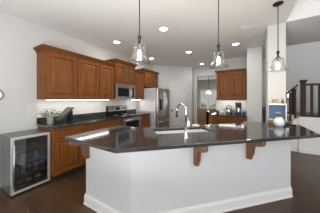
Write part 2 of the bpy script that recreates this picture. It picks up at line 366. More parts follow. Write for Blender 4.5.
rg = thing('range', 'black and stainless range under the microwave with clock panel', 'stove', (XL, 2.672, 0), PI/2)
w, d = 0.758, 0.65
link('body', B(0, w, -d+0.04, 0, 0.05, 0.90), BLACKM, rg)
link('cooktop', B(0, w, -d, -0.06, 0.9005, 0.925), BLACK, rg, bevel=0.006)
for bx, by, br in ((0.2, -0.47, 0.10), (0.56, -0.47, 0.085), (0.2, -0.2, 0.075), (0.56, -0.2, 0.10)):
    link('burner', lathe([(br, 0.9252), (br, 0.927), (br-0.012, 0.927), (br-0.012, 0.9252)], None, 24, (bx, by, 0), cap=False), STEEL, rg)
bk = link('backguard', extr_x([(-0.0595, 0.9005), (-0.0595, 0.93), (-0.075, 1.02), (-0.06, 1.18), (0, 1.18), (0, 0.9005)], 0, w), BLACK, rg, bevel=0.004)
link('control_strip', extr_x([(-0.0765, 1.035), (-0.064, 1.165), (-0.060, 1.165), (-0.072, 1.035)], 0.03, w-0.03), STEEL, bk)
link('clock_display', extr_x([(-0.0765, 1.06), (-0.068, 1.14), (-0.066, 1.14), (-0.0745, 1.06)], 0.29, 0.46), BLACK, bk)
for kx in (0.09, 0.19, 0.56, 0.66):
    bm = lathe([(0.024, 0), (0.022, 0.022), (0.012, 0.026)], seg=14); bmesh.ops.rotate(bm, verts=bm.verts, matrix=Matrix.Rotation(PI/2, 3, 'X')); bmesh.ops.translate(bm, verts=bm.verts, vec=(kx, -0.0705, 1.10)); link('knob', bm, BLACKM, bk, smooth=True)
od = link('oven_door', frame_bm(0.004, w-0.004, 0.26, 0.885, -d-0.01, -d+0.038, 0.11), STEEL, rg, bevel=0.005)
link('oven_window', B(0.1145, w-0.1145, -d, -d+0.03, 0.3705, 0.7745), BLACK, od)
bm = tube([(0.05, -d-0.055, 0.825), (w-0.05, -d-0.055, 0.825)], 0.014); tube([(0.08, -d-0.01, 0.825), (0.08, -d-0.05, 0.825)], 0.009, bm); tube([(w-0.08, -d-0.01, 0.825), (w-0.08, -d-0.05, 0.825)], 0.009, bm)
link('handle', bm, STEEL, od, smooth=True)
link('storage_drawer', B(0.004, w-0.004, -d-0.005, -d+0.038, 0.06, 0.25), STEEL, rg, bevel=0.005)
for lx in (0.06, w-0.06):
    for ly in (-d+0.1, -0.06): link('foot', B(lx-0.02, lx+0.02, ly-0.02, ly+0.02, 0, 0.0495), BLACKM, rg)

fr = thing('refrigerator', 'tall stainless french-door refrigerator left of the pantry door', 'refrigerator', (XL, 4.0, 0), PI/2)
w, d, h = 0.84, 0.78, 1.745
link('body', B(0, w, -d, 0, 0.03, h), STEELG, fr, bevel=0.005)
for i, x0 in enumerate((0.0, w/2+0.003)):
    dr = link('door', B(x0, x0+w/2-0.003, -d-0.095, -d-0.006, 0.72, h-0.005), STEEL, fr, bevel=0.012)
    hx = w/2-0.045 if i == 0 else w/2+0.045
    bm = tube([(hx, -d-0.095, 0.82), (hx, -d-0.15, 0.86), (hx, -d-0.155, 1.2), (hx, -d-0.15, 1.56), (hx, -d-0.095, 1.60)], 0.013); link('handle', bm, STEEL, dr, smooth=True)
    if i == 0:
        link('dispenser', B(0.10, 0.30, -d-0.098, -d-0.0955, 1.02, 1.38), BLACK, dr)
fz = link('freezer_drawer', B(0, w, -d-0.095, -d-0.006, 0.06, 0.71), STEEL, fr, bevel=0.012)
link('handle', tube([(0.08, -d-0.095, 0.63), (0.10, -d-0.15, 0.63), (w/2, -d-0.155, 0.63), (w-0.10, -d-0.15, 0.63), (w-0.08, -d-0.095, 0.63)], 0.013), STEEL, fz, smooth=True)
link('base_grille', B(0.02, w-0.02, -d+0.02, -0.02, 0, 0.0295), BLACKM, fr)
wb = tag(link('memo_board', B(-3.14, -2.53, 3.984, 3.9985, 0.97, 1.31), WHITE, bevel=0.004), 'white memo board fixed to the grey side of refrigerator', 'board')
nt = tag(link('note_sheet', B(-2.422, -2.419, 4.47, 4.67, 1.20, 1.36), WHITE), 'small white paper note on the refrigerator front', 'paper')
nt.location = (0.0, 0, 0)

wc = thing('wine_cooler', 'stainless glass-door beverage cooler standing at left beside brown cabinets', 'wine cooler', (-3.275, 0.685, 0), PI/2)
w, d, h = 0.468, 0.455, 0.83
bm = B(0, 0.02, -d, 0, 0.02, h); B(w-0.02, w, -d, 0, 0.02, h, bm=bm); B(0.02, w-0.02, -d, 0, h-0.03, h, bm=bm); B(0.02, w-0.02, -d, 0, 0.02, 0.08, bm=bm); B(0.02, w-0.02, -0.03, 0, 0.08, h-0.03, bm=bm)
link('body', bm, GREYSIDE, wc)
bm = B(0.0205, w-0.0205, -0.034, -0.0305, 0.0805, h-0.0305); B(0.0205, 0.0235, -d, -0.0345, 0.0805, h-0.0305, bm=bm); B(w-0.0235, w-0.0205, -d, -0.0345, 0.0805, h-0.0305, bm=bm)
link('liner', bm, BLACKM, wc)
for fx in (0.05, w-0.05):
    for fy in (-d+0.05, -0.05): link('foot', lathe([(0.02, 0), (0.02, 0.0195)], None, 12, (fx, fy, 0)), BLACKM, wc)
dr = link('door', frame_bm(0.0, w, 0.03, h-0.003, -d-0.04, -d-0.003, 0.034), TRIM, wc, bevel=0.004)
link('glass', B(0.0345, w-0.0345, -d-0.026, -d-0.018, 0.0645, h-0.0375), DARKGLASS, dr)
bm = tube([(0.022, -d-0.075, 0.13), (0.022, -d-0.075, h-0.10)], 0.011); tube([(0.022, -d-0.04, 0.18), (0.022, -d-0.07, 0.18)], 0.007, bm); tube([(0.022, -d-0.04, h-0.15), (0.022, -d-0.07, h-0.15)], 0.007, bm)
link('handle', bm, STEEL, dr, smooth=True)
SHZ = (0.24, 0.42, 0.60)
for z in SHZ:
    bm = bmesh.new()
    for k in range(9): B(0.026, w-0.026, -0.06-k*0.045, -0.054-k*0.045, z, z+0.005, bm=bm)
    B(0.026, w-0.026, -d+0.006, -d+0.024, z-0.008, z+0.022, bm=bm)
    link('shelf', bm, mat('shelf_front', (0.30, 0.20, 0.12), 0.4), wc)
link('floor_tray', B(0.026, w-0.026, -d+0.01, -0.04, 0.0805, 0.09), STEEL, wc)
ll_ = bpy.data.lights.new('cooler_fill', 'AREA'); ll_.shape = 'RECTANGLE'; ll_.size = 0.38; ll_.size_y = 0.02; ll_.energy = 0.10; llo = bpy.data.objects.new('cooler_fill', ll_); COL.objects.link(llo); llo.parent = wc; llo.location = (0.234, -0.43, 0.79)  # small lamp added to brighten the cooler contents
link('fill_strip', B(0.05, 0.418, -0.45, -0.425, 0.793, 0.7995), WHITE, wc)  # bar made up for the added cooler lamp
def wcw(lx, ly, z): return (-3.275-ly, 0.685+lx, z)
canmat = {'white': mat('can_white', (0.6, 0.62, 0.65), 0.3), 'blue': mat('can_blue', (0.12, 0.2, 0.45), 0.3), 'silver': mat('can_silver', (0.5, 0.5, 0.5), 0.25, 0.8)}
canp = [(0.033, 0), (0.033, 0.003), (0.033, 0.105), (0.027, 0.118), (0.025, 0.122)]
pos = ['leftmost', 'second from left', 'middle one', 'second from right', 'rightmost']
for z, cols, nm in ((SHZ[1]+0.0055, ('silver', 'white', 'blue', 'white', 'blue'), 'second shelf from the top'), (SHZ[0]+0.0055, ('blue', 'white', 'silver', 'white', 'blue'), 'third shelf from the top')):
    for k, cn in enumerate(cols):
        o = tag(link('drink_can', lathe(canp, seg=16), canmat[cn], smooth=False), '%s drink can, %s on cooler %s' % (cn, pos[k], nm), 'can', 'drink cans in the cooler')
        o.location = wcw(0.075+k*0.079, -0.385, z)
BOTG = mat('bottle_glass', (0.02, 0.03, 0.02), 0.1)
for k in range(3):
    b = thing('wine_bottle', ('left', 'middle', 'right')[k]+' dark wine bottle standing in the bottom of the cooler', 'bottle', wcw(0.12+k*0.115, -0.36, 0.0905), 0, 'bottles in the cooler')
    link('glass', lathe([(0.030, 0), (0.033, 0.004), (0.033, 0.085), (0.014, 0.11), (0.012, 0.125), (0.014, 0.145)], seg=16), BOTG, b, smooth=True)
    link('paper_label', lathe([(0.0334, 0.025), (0.0334, 0.07)], seg=16, cap=False), WHITE, b)

# ------------------------------------------------------------------ island
isl = thing('kitchen_island', 'white angled island with brown corbels and tall white base molding', 'kitchen island', (0, 0, 0))
BODY = [(-1.80, 1.15), (-1.02, 1.15), (0.555, 2.70), (0.555, 3.37), (0.0, 3.37), (0.0, 3.11), (-1.385, 1.74), (-1.80, 1.74)]
link('body', prism(BODY, 0, 0.891, caps=(True, False)), PANEL, isl)
def offs(poly, d):
    out = []; n = len(poly)
    for i in range(n):
        p0, p1, p2 = Vector(poly[i-1]), Vector(poly[i]), Vector(poly[(i+1) % n])
        a = (p1-p0).normalized(); b = (p2-p1).normalized(); na = Vector((a.y, -a.x)); nb = Vector((b.y, -b.x))
        k = (na+nb)/(1+na.dot(nb)); out.append(tuple(p1+k*d))
    return out
bm = bmesh.new()
prof = [(0.001, 0), (0.022, 0), (0.022, 0.018), (0.016, 0.024), (0.016, 0.105), (0.012, 0.118), (0.007, 0.128), (0.006, 0.14), (0.001, 0.14)]
sub = BODY[-1:]+BODY[0:4]
fulls = [offs(BODY, p) for p, z in prof]
idx = [7, 0, 1, 2, 3]
cols = [[bm.verts.new((fulls[j][i][0], fulls[j][i][1], prof[j][1])) for j in range(len(prof))] for i in idx]
for a, b in zip(cols, cols[1:]):
    for j in range(len(prof)): bm.faces.new((a[j], b[j], b[(j+1) % len(prof)], a[(j+1) % len(prof)]))
bm.faces.new(cols[0]); bm.faces.new(cols[-1][::-1])
link('base_molding', bm, WHITE, isl)
# corbels, local: profile p outward (-y) and z
CP = [(0, 0), (0.23, 0), (0.23, -0.028), (0.222, -0.05), (0.205, -0.066), (0.175, -0.074), (0.14, -0.079), (0.11, -0.091), (0.092, -0.116), (0.085, -0.15), (0.082, -0.185), (0.072, -0.215), (0.058, -0.235), (0.053, -0.255), (0.053, -0.275), (0, -0.275)]
def corbel(x, y, rz, wd=0.052):
    bm = extr_x([(-p, z) for p, z in CP], -wd/2, wd/2)
    o = link('corbel', bm, WALNUT, isl, bevel=0.004); o.location = (x, y, 0.890); o.rotation_euler = (0, 0, rz); return o
ang = math.atan2(2.70-1.15, 0.555+1.02)
n_ = Vector((math.sin(ang), -math.cos(ang)))
for t in (0.33, 0.665):
    p = Vector((-1.02+1.575*t, 1.15+1.55*t))+n_*0.001; corbel(p.x, p.y, ang)
corbel(-1.745, 1.149, 0)
# granite top with sink cutout
TOP = [(-1.83, 0.90), (-0.985, 0.90), (0.815, 2.58), (0.815, 3.378), (-0.02, 3.378), (-0.02, 3.14), (-1.40, 1.77), (-1.83, 1.77)]
def on_diag(s, q):   # s along the diagonal from its middle, q from the front edge inward
    a = math.atan2(1.68, 1.80); m0 = Vector((-0.985, 0.90)); dv = Vector((math.cos(a), math.sin(a))); nv = Vector((-dv.y, dv.x))
    return m0+dv*s+nv*q, a
def rrect(cx, cq, hw, hq, r=0.04, n=4):
    out = []
    for (sx, sq, a0) in ((1, 1, 0), (-1, 1, PI/2), (-1, -1, PI), (1, -1, 3*PI/2)):
        for k in range(n+1):
            t = a0+PI/2*k/n; out.append((cx+sx*(hw-r)+r*math.cos(t), cq+sq*(hq-r)+r*math.sin(t)))
    return out
SC, SQ, SHW, SHQ = 0.87, 0.63, 0.40, 0.165
hole = [on_diag(s, q)[0] for s, q in rrect(SC, SQ, SHW, SHQ)]
bm = bmesh.new()
def loop(pts, z):
    v = [bm.verts.new((p[0], p[1], z)) for p in pts]; return v, [bm.edges.new((v[i], v[(i+1) % len(v)])) for i in range(len(v))]
vo, eo = loop(TOP, 0.93); vh, eh = loop(hole, 0.93)
bmesh.ops.triangle_fill(bm, use_beauty=True, edges=eo+eh)
top_faces = list(bm.faces)
ret = bmesh.ops.extrude_face_region(bm, geom=top_faces)
bmesh.ops.translate(bm, verts=[g for g in ret['geom'] if isinstance(g, bmesh.types.BMVert)], vec=(0, 0, -0.0385))
top = tag(link('island_countertop', bm, GRAN, bevel=0.006), 'dark speckled polished granite top of the angled island', 'counter')
p, a = on_diag(SC, SQ)
sk = thing('sink', 'stainless undermount sink in the island granite', 'sink', (p.x, p.y, 0.8905), a)
bm = bmesh.new()
oo = rrect(0, 0, SHW+0.02, SHQ+0.02); ii = rrect(0, 0, SHW-0.002, SHQ-0.002); bt = rrect(0, 0, SHW-0.03, SHQ-0.03)
va = [bm.verts.new((x, y, 0)) for x, y in oo]; vb = [bm.verts.new((x, y, 0)) for x, y in ii]; vc = [bm.verts.new((x, y, -0.19)) for x, y in bt]
for A_, B_ in ((va, vb), (vb, vc)):
    for i in range(len(A_)): bm.faces.new((A_[i], A_[(i+1) % len(A_)], B_[(i+1) % len(A_)], B_[i]))
bm.faces.new(vc)
link('basin', bm, mat('sink_steel', (0.66, 0.66, 0.65), 0.4, 0.3), sk, smooth=False)
link('drain', lathe([(0.04, -0.1895), (0.04, -0.186), (0.03, -0.186)], seg=18), CHROME, sk)
# faucet at bar side of the sink
fp, a = on_diag(0.72, 0.275)
fc = thing('faucet', 'chrome gooseneck faucet standing in front of the island sink', 'faucet', (0, 0, 0.9305), 0)
fx, fy = -0.576, 1.56
fc.location = (fx, fy, 0.9305); fc.rotation_euler = (0, 0, math.radians(155))   # spout points +x local
link('base', lathe([(0.030, 0), (0.030, 0.006), (0.024, 0.012), (0.020, 0.05), (0.017, 0.09)], seg=18), CHROME, fc, smooth=True)
pts = [(0, 0, 0.09), (0, 0, 0.31)]+[(0.075-0.075*cos(t*PI/10), 0, 0.31+0.075*sin(t*PI/10)) for t in range(1, 10)]+[(0.150, 0, 0.31), (0.152, 0, 0.285)]
link('spout', tube(pts, 0.0105), CHROME, fc, smooth=True)
link('spray_head', tube([(0.152, 0, 0.2845), (0.153, 0, 0.26), (0.155, 0, 0.225)], [0.0115, 0.015, 0.017]), BLACKM, fc, smooth=True)
link('lever', tube([(0, 0.0, 0.075), (0.02, -0.045, 0.085), (0.03, -0.085, 0.10)], [0.007, 0.006, 0.007]), CHROME, fc, smooth=True)
# soap things
p, a = on_diag(1.06, 0.845)
sd = thing('soap_dispenser', 'small white soap dispenser behind the island sink', 'soap dispenser', (p.x, p.y, 0.9305), 0)
link('bottle', lathe([(0.025, 0), (0.028, 0.004), (0.028, 0.075), (0.010, 0.09), (0.010, 0.10)], seg=16), WHITE, sd, smooth=True)
bm = tube([(0, 0, 0.1005), (0, 0, 0.135)], 0.005); tube([(0, 0, 0.132), (-0.04, 0.01, 0.13)], 0.005, bm); link('pump', bm, CHROME, sd, smooth=True)
p, a = on_diag(1.19, 0.85)
tag(link('dish_sponge', B(-0.055, 0.055, -0.03, 0.03, 0, 0.028), mat('sponge', (0.72, 0.70, 0.62), 0.9, bump=0.5, scale=60), bevel=0.008), 'pale sponge lying right of the soap dispenser on island', 'sponge').location = (p.x, p.y, 0.9305)

# vase with flowers in front of the column, candle jar, little items
vs = thing('flower_vase', 'pale blue-white round vase with flowers on the island in front of column', 'vase', (0.477, 3.02, 0.9305), 0)
vs.scale = (0.72, 0.72, 0.80)
link('vessel', lathe([(0.06, 0), (0.068, 0.004), (0.095, 0.05), (0.105, 0.095), (0.088, 0.14), (0.06, 0.165), (0.055, 0.18), (0.062, 0.19), (0.056, 0.19), (0.05, 0.175)], seg=28, cap=True), mat('vase_glaze', (0.66, 0.72, 0.77), 0.2, var=0.12, scale=14), vs, smooth=True)
FL = {'white': mat('petal_cream', (0.62, 0.55, 0.45), 0.7), 'green': LEAF, 'blue': mat('petal_blue', (0.20, 0.32, 0.36), 0.7)}
bmS = bmesh.new(); heads = []
for k in range(11):
    t = k*2.4; rr = 0.02+0.075*((k*37) % 10)/10; hx, hy, hz = rr*cos(t), rr*sin(t), 0.215+0.07*((k*53) % 10)/10
    tube([(hx*0.3, hy*0.3, 0.12), (hx*0.7, hy*0.7, 0.19), (hx, hy, hz)], 0.003, bmS, 6); heads.append((hx, hy, hz))
link('stems', bmS, LEAF, vs)
for k, (hx, hy, hz) in enumerate(heads):
    bm = bmesh.new()
    for q in range(7):
        tt = q*2*PI/7; c0 = Vector((hx, hy, hz)); r1 = 0.036
        a1 = bm.verts.new(c0); b1 = bm.verts.new(c0+Vector((cos(tt-.4)*r1*.7, sin(tt-.4)*r1*.7, .008))); c1 = bm.verts.new(c0+Vector((cos(tt)*r1, sin(tt)*r1, .016))); d1v = bm.verts.new(c0+Vector((cos(tt+.4)*r1*.7, sin(tt+.4)*r1*.7, .008)))
        bm.faces.new((a1, b1, c1, d1v))
    lathe([(0.004, -0.006), (0.012, 0), (0.010, 0.008), (0.003, 0.012)], bm, 10, (hx, hy, hz))
    link('flower', bm, (FL['white'], FL['green'], FL['blue'])[k % 3], vs)
cj = thing('candle_jar', 'small amber candle jar on the island left of the flower vase', 'candle', (0.40, 3.27, 0.9305), 0)
link('jar', lathe([(0.036, 0), (0.038, 0.003), (0.038, 0.07), (0.034, 0.075)], seg=18), mat('amber_jar', (0.22, 0.12, 0.06), 0.25), cj, smooth=True)
link('lid', lathe([(0.036, 0.0755), (0.036, 0.088), (0.01, 0.091)], seg=18), WHITE, cj)
tag(link('wooden_bowl', lathe([(0.025, 0), (0.03, 0.003), (0.055, 0.035), (0.06, 0.05), (0.055, 0.05), (0.045, 0.03), (0.01, 0.012)], seg=20), WALNUT, smooth=True), 'small brown wooden bowl on the island right of the flower vase', 'bowl').location = (0.64, 3.27, 0.9305)
# shelf box with blue back on column
sb = thing('shelf_box', 'white box shelf with blue back standing against the column end of island', 'shelf', (0.367, 3.377, 0.9305), 0)
w, d, h = 0.262, 0.075, 0.365
bm = B(0, 0.006, -d, 0, 0, h); B(w-0.014, w, -d, 0, 0, h, bm=bm); B(0.006, w-0.014, -d, 0, h-0.03, h, bm=bm); B(0.006, w-0.014, -d, 0, 0, 0.014, bm=bm)
link('frame', bm, WHITE, sb, bevel=0.002)
link('back_panel', B(0.0065, w-0.0145, -0.012, 0, 0.0145, h-0.0305), BLUE, sb)
bx = thing('keepsake_box', 'small tan box standing on the white box shelf', 'box', (0.475, 3.335, 0.9305+h+0.0005), 0)
link('box_body', B(-0.04, 0.04, -0.028, 0.028, 0, 0.06), mat('tan_wood', (0.42, 0.28, 0.18), 0.6, var=0.2), bx, bevel=0.003)
link('lid', B(-0.042, 0.042, -0.03, 0.03, 0.0605, 0.08), mat('tan_wood_lid', (0.45, 0.31, 0.2), 0.6, var=0.2), bx, bevel=0.003)
bb = thing('small_bottle', 'small dark bottle right of the tan box on the white shelf', 'bottle', (0.577, 3.335, 0.9305+h+0.0005), 0)
link('glass', lathe([(0.015, 0), (0.017, 0.003), (0.017, 0.045), (0.007, 0.058), (0.007, 0.07)], seg=14), mat('brown_glass', (0.07, 0.03, 0.02), 0.2), bb, smooth=True)
link('cap', lathe([(0.009, 0.0705), (0.009, 0.083)], seg=12), BLACKM, bb)

# ------------------------------------------------------------------ left counter items
CT = 0.928
pp = thing('potted_plant', 'small leafy green plant in silver pot on left counter end', 'potted plant', (-3.02, 1.25, CT), 0)
link('pot', lathe([(0.042, 0), (0.045, 0.003), (0.055, 0.125), (0.058, 0.13), (0.050, 0.13), (0.047, 0.115)], seg=20), mat('silver_pot', (0.50, 0.52, 0.54), 0.3, 0.4), pp, smooth=True)
bm = bmesh.new(); bs = bmesh.new()
for k in range(46):
    t = random.random()*2*PI; el = 0.25+random.random()*1.1; L = 0.09+random.random()*0.075
    dirv = Vector((cos(t)*cos(el), sin(t)*cos(el), sin(el))); base = Vector((cos(t)*0.02, sin(t)*0.02, 0.118)); tip = base+dirv*L
    tube([base, base+dirv*L*0.5+Vector((0, 0, 0.012)), tip], 0.0018, bs, 5)
    side = dirv.cross(Vector((0, 0, 1))).normalized(); lw = 0.02+random.random()*0.012; ll = 0.05+random.random()*0.03
    fw = Vector((cos(t), sin(t), -0.1-random.random()*0.5)).normalized()
    v = [bm.verts.new(q) for q in (tip, tip+fw*ll*0.4+side*lw, tip+fw*ll, tip+fw*ll*0.4-side*lw)]; m_ = bm.verts.new(tip+fw*ll*0.45+Vector((0, 0, 0.007)))
    for i in range(4): bm.faces.new((v[i], v[(i+1) % 4], m_))
link('foliage', bm, LEAF, pp); link('stems', bs, LEAF, pp)
link('soil', lathe([(0.046, 0.112), (0.046, 0.116)], seg=16), NEARBLACK, pp)
bkk = thing('cookbook_stand', 'dark open cookbook leaning back on a stand beside the potted plant', 'cookbook', (-3.06, 1.37, CT), 0)
TILT = math.radians(47)
def lean(bm):
    bmesh.ops.rotate(bm, verts=bm.verts, matrix=Matrix.Rotation(TILT, 3, 'X')); bmesh.ops.translate(bm, verts=bm.verts, vec=(0, 0.025, 0.018)); return bm
link('board', lean(B(-0.12, 0.12, 0, 0.345, 0.0, 0.018)), BLACKM, bkk, bevel=0.003)
PAGE = mat('grey_page', (0.085, 0.083, 0.08), 0.6, var=0.35, scale=14)
for sx in (-1, 1):
    link('book_pages', lean(B(min(sx*0.003, sx*0.10), max(sx*0.003, sx*0.10), 0.02, 0.31, 0.0183, 0.034)), PAGE, bkk, bevel=0.004)
bm = B(-0.13, 0.13, -0.002, 0.012, 0.0, 0.016); B(-0.10, 0.10, 0.235, 0.245, 0.0, 0.21, bm=bm); B(-0.10, -0.085, 0.012, 0.235, 0, 0.008, bm=bm); B(0.085, 0.10, 0.012, 0.235, 0, 0.008, bm=bm)
link('stand', bm, BLACKM, bkk)
def plate(name, label, cat, loc, rz, slots):
    r = thing(name, label, cat, loc, rz); link('cover_plate', B(-0.036, 0.036, -0.006, 0, -0.058, 0.058), WALL, r, bevel=0.002)
    for z in slots: link('socket', B(-0.015, 0.015, -0.0085, -0.0062, z-0.014, z+0.014), mat('socket_white', (0.6, 0.6, 0.59), 0.5), r)
plate('outlet', 'white outlet plate on the left wall above wine cooler', 'outlet', (-3.2995, 1.02, 1.15), PI/2, (-0.024, 0.024))
orn = thing('wall_clock', 'round silver-rimmed disc on left wall at picture edge', 'wall clock', (-3.2995, 0.625, 1.44), PI/2)
bm = lathe([(0.10, 0), (0.10, 0.02), (0.088, 0.028), (0.082, 0.02)], seg=36); bmesh.ops.rotate(bm, verts=bm.verts, matrix=Matrix.Rotation(PI/2, 3, 'X')); link('rim', bm, CHROME, orn, smooth=False)
bm = lathe([(0.08, 0.021), (0.08, 0.024)], seg=36); bmesh.ops.rotate(bm, verts=bm.verts, matrix=Matrix.Rotation(PI/2, 3, 'X')); link('face', bm, WHITE, orn)

# ------------------------------------------------------------------ coffee counter items
cm = thing('coffee_maker', 'black and steel drip coffee maker on the back counter, right of the kettle', 'coffee maker', (-0.17, 4.85, CT), 0)
link('base', B(-0.075, 0.075, -0.10, 0.10, 0, 0.035), BLACKM, cm, bevel=0.006)
link('tower', B(-0.075, 0.075, 0.03, 0.10, 0.0355, 0.26), BLACKM, cm, bevel=0.006)
link('brew_head', B(-0.08, 0.08, -0.09, 0.10, 0.2605, 0.35), BLACKM, cm, bevel=0.02)
link('carafe', lathe([(0.05, 0.036), (0.06, 0.06), (0.062, 0.12), (0.045, 0.17), (0.05, 0.19)], seg=20, c=(0, -0.035, 0)), STEEL, cm, smooth=True)
kt = thing('kettle', 'rounded steel kettle with black handle on the back counter', 'kettle', (-0.42, 4.88, CT), 0)
link('vessel', lathe([(0.085, 0), (0.09, 0.005), (0.10, 0.06), (0.09, 0.12), (0.06, 0.165), (0.02, 0.18)], seg=24), STEEL, kt, smooth=True)
link('handle', tube([(-0.085, 0, 0.13), (-0.07, 0, 0.22), (0, 0, 0.27), (0.07, 0, 0.22), (0.085, 0, 0.13)], 0.012), BLACKM, kt, smooth=True)
link('knob', lathe([(0.012, 0.1805), (0.018, 0.195), (0.01, 0.205)], seg=12), BLACKM, kt)
link('spout', tube([(0.08, 0, 0.08), (0.12, 0, 0.13), (0.145, 0, 0.17)], [0.02, 0.015, 0.011]), STEEL, kt, smooth=True)
MUGB = mat('mug_navy', (0.03, 0.05, 0.11), 0.3)
def mug(label, x, y, m, s=1.0):
    r = thing('mug', label, 'mug', (x, y, CT), 0, 'mugs on the back counter')
    link('cup', lathe([(0.032*s, 0), (0.04*s, 0.005), (0.042*s, 0.095*s), (0.037*s, 0.095*s), (0.035*s, 0.015)], seg=18), m, r, smooth=True)
    link('handle', tube([(0.040*s, 0, 0.08*s), (0.07*s, 0, 0.075*s), (0.07*s, 0, 0.03*s), (0.040*s, 0, 0.022*s)], 0.006), m, r, smooth=True)
mug('navy mug at left end of the back counter', -0.74, 4.80, MUGB)
mug('white mug between the navy mug and the kettle', -0.62, 4.86, WHITE)
mug('dark blue mug at right end of back counter beside the coffee maker', -0.035, 4.75, MUGB)
tag(link('canister', lathe([(0.045, 0), (0.048, 0.003), (0.048, 0.12), (0.044, 0.128), (0.015, 0.13), (0.015, 0.145), (0.01, 0.15)], seg=18), mat('canister_blue', (0.10, 0.15, 0.24), 0.3), smooth=True), 'blue-grey canister between kettle and coffee maker', 'canister').location = (-0.295, 4.76, CT)

# ------------------------------------------------------------------ pendants and ceiling lights
def pendant(label, x, y):
    r = thing('pendant_light', label, 'pendant light', (x, y, H-0.0005), 0, 'glass pendants over the island')
    link('canopy', lathe([(0.062, 0), (0.062, -0.012), (0.05, -0.02), (0.012, -0.028), (0.008, -0.045)], seg=24), BRONZE, r, smooth=True)
    link('cord', tube([(0, 0, -0.0455), (0, 0, -0.68)], 0.0055), BRONZE, r)
    so = link('socket', lathe([(0.008, -0.68), (0.018, -0.69), (0.022, -0.715), (0.012, -0.725), (0.013, -0.765), (0.030, -0.776), (0.030, -0.795), (0.016, -0.802), (0.016, -0.84)], seg=18), BRONZE, r, smooth=True)
    bl = link('bulb', lathe([(0.009, -0.8405), (0.013, -0.85), (0.020, -0.88), (0.022, -0.90), (0.016, -0.92), (0.004, -0.93)], seg=16), BULB, r, smooth=True)
    sh = link('glass_shade', lathe([(0.034, -0.778), (0.052, -0.786), (0.062, -0.80), (0.067, -0.83), (0.070, -0.865), (0.077, -0.90), (0.092, -0.934), (0.110, -0.957), (0.122, -0.966), (0.120, -0.970), (0.107, -0.961)], seg=32, cap=False), GLASS, r, smooth=True)
    l = bpy.data.lights.new('bulb_glow', 'POINT'); l.energy = 7; l.shadow_soft_size = 0.03; l.color = (1, 0.88, 0.7)
    lo = bpy.data.objects.new('bulb_glow', l); COL.objects.link(lo); lo.parent = r; lo.location = (0, 0, -0.985)
pendant('clear glass bell pendant hanging at left, near the microwave in view', -0.997, 1.255)
pendant('clear glass bell pendant hanging in the middle, left of back upper cabinet in view', -0.290, 1.960)
pendant('clear glass bell pendant at right, hanging in front of the white column', 0.409, 2.66)
def can(label, x, y, w=CAN_W):
    r = thing('ceiling_light', label, 'ceiling light', (x, y, H-0.0005), 0, 'recessed ceiling lights')
    link('trim_ring', lathe([(0.095, 0), (0.095, -0.004), (0.075, -0.008), (0.07, -0.003), (0.07, 0)], seg=28, cap=False), WHITE, r)
    link('lens', lathe([(0.07, -0.001), (0.07, -0.003)], seg=28), CANL, r)
    l = bpy.data.lights.new('can_glow', 'AREA'); l.shape = 'DISK'; l.size = 0.13; l.energy = w; l.color = (1, 0.97, 0.93)
    lo = bpy.data.objects.new('can_glow', l); COL.objects.link(lo); lo.parent = r; lo.location = (0, 0, -0.009)
can('round recessed light above the left upper cabinets, nearest the left wall front', -2.67, 2.49)
can('round recessed light near picture top between left and middle pendants', -1.38, 2.49)
can('small round recessed light above the refrigerator, right of left pendant bulb', -2.72, 4.08)
can('round recessed light in mid ceiling left of the middle pendant cord', -1.42, 4.08)
can('round recessed light right of the middle pendant cord', -0.20, 4.08)
can('farthest small recessed light above the dining opening', -1.45, 5.70)
vt = thing('ceiling_vent', 'white rectangular vent grille in the ceiling left of right pendant', 'vent', (0.057, 3.264, H-0.0005), 0)
link('frame', frame_bm(-0.17, 0.17, -0.10, 0.10, 0, 0.008, 0.02), WHITE, vt)
vt.children[0].rotation_euler = (PI/2, 0, 0)
for k in range(7):
    o = link('slat', B(-0.149, 0.149, -0.076+k*0.0225, -0.062+k*0.0225, -0.007, -0.001), mat('vent_slat', (0.64, 0.64, 0.63), 0.6) if k == 0 else bpy.data.materials['vent_slat'], vt)

# ------------------------------------------------------------------ stairs
KZ = 0.92
struct('wall_knee', B(1.20, 4.5, 5.06, 5.16, 0, KZ), WHITE)
struct('floor_landing', B(1.20, 4.5, 5.161, 6.9, KZ-0.15, KZ), FLOOR)
baseboard('baseboard_knee', (1.20, 5.06), (4.5, 5.06))
bm = bmesh.new()
for k in range(5):
    B(0.40+0.16*k, 1.199, 5.17, 5.83, 0.184*k, 0.184*(k+1)-0.004, bm=bm)
st = tag(link('staircase', bm, WHITE), 'white steps rising to the landing behind the island', 'stairs')
def newel(label, x, y, z, h):
    r = thing('newel_post', label, 'post', (x, y, z), 0, 'newel posts')
    link('shaft', B(-0.045, 0.045, -0.045, 0.045, 0, h-0.06), ESPRESSO, r, bevel=0.004)
    bm = B(-0.058, 0.058, -0.058, 0.058, h-0.0595, h-0.03); B(-0.068, 0.068, -0.068, 0.068, h-0.0295, h-0.012, bm=bm); B(-0.05, 0.05, -0.05, 0.05, h-0.0115, h, bm=bm)
    link('cap', bm, ESPRESSO, r, bevel=0.003)
sk_ = bmesh.new()
fa = [sk_.verts.new((x, 5.085, z)) for x, z in ((0.36, 0), (1.199, 0), (1.199, 0.90), (0.36, 0.12))]; fb = [sk_.verts.new((v.co.x, 5.165, v.co.z)) for v in fa]
for i in range(4): sk_.faces.new((fa[i], fa[(i+1) % 4], fb[(i+1) % 4], fb[i]))
sk_.faces.new(fa[::-1]); sk_.faces.new(fb); struct('wall_stair_skirt', sk_, WHITE)
newel('thick dark newel post at left end of the landing railing', 1.295, 5.11, KZ+0.0005, 0.95)
newel('slimmer-looking dark newel post farther back, left of the thick one', 1.30, 5.98, KZ+0.0005, 0.78)
rl = thing('railing', 'dark wooden landing railing with straight balusters above white knee wall', 'railing', (1.342, 5.11, KZ+0.0005), 0)
link('handrail', B(0.0, 3.18, -0.03, 0.03, 0.80, 0.85), ESPRESSO, rl, bevel=0.006)
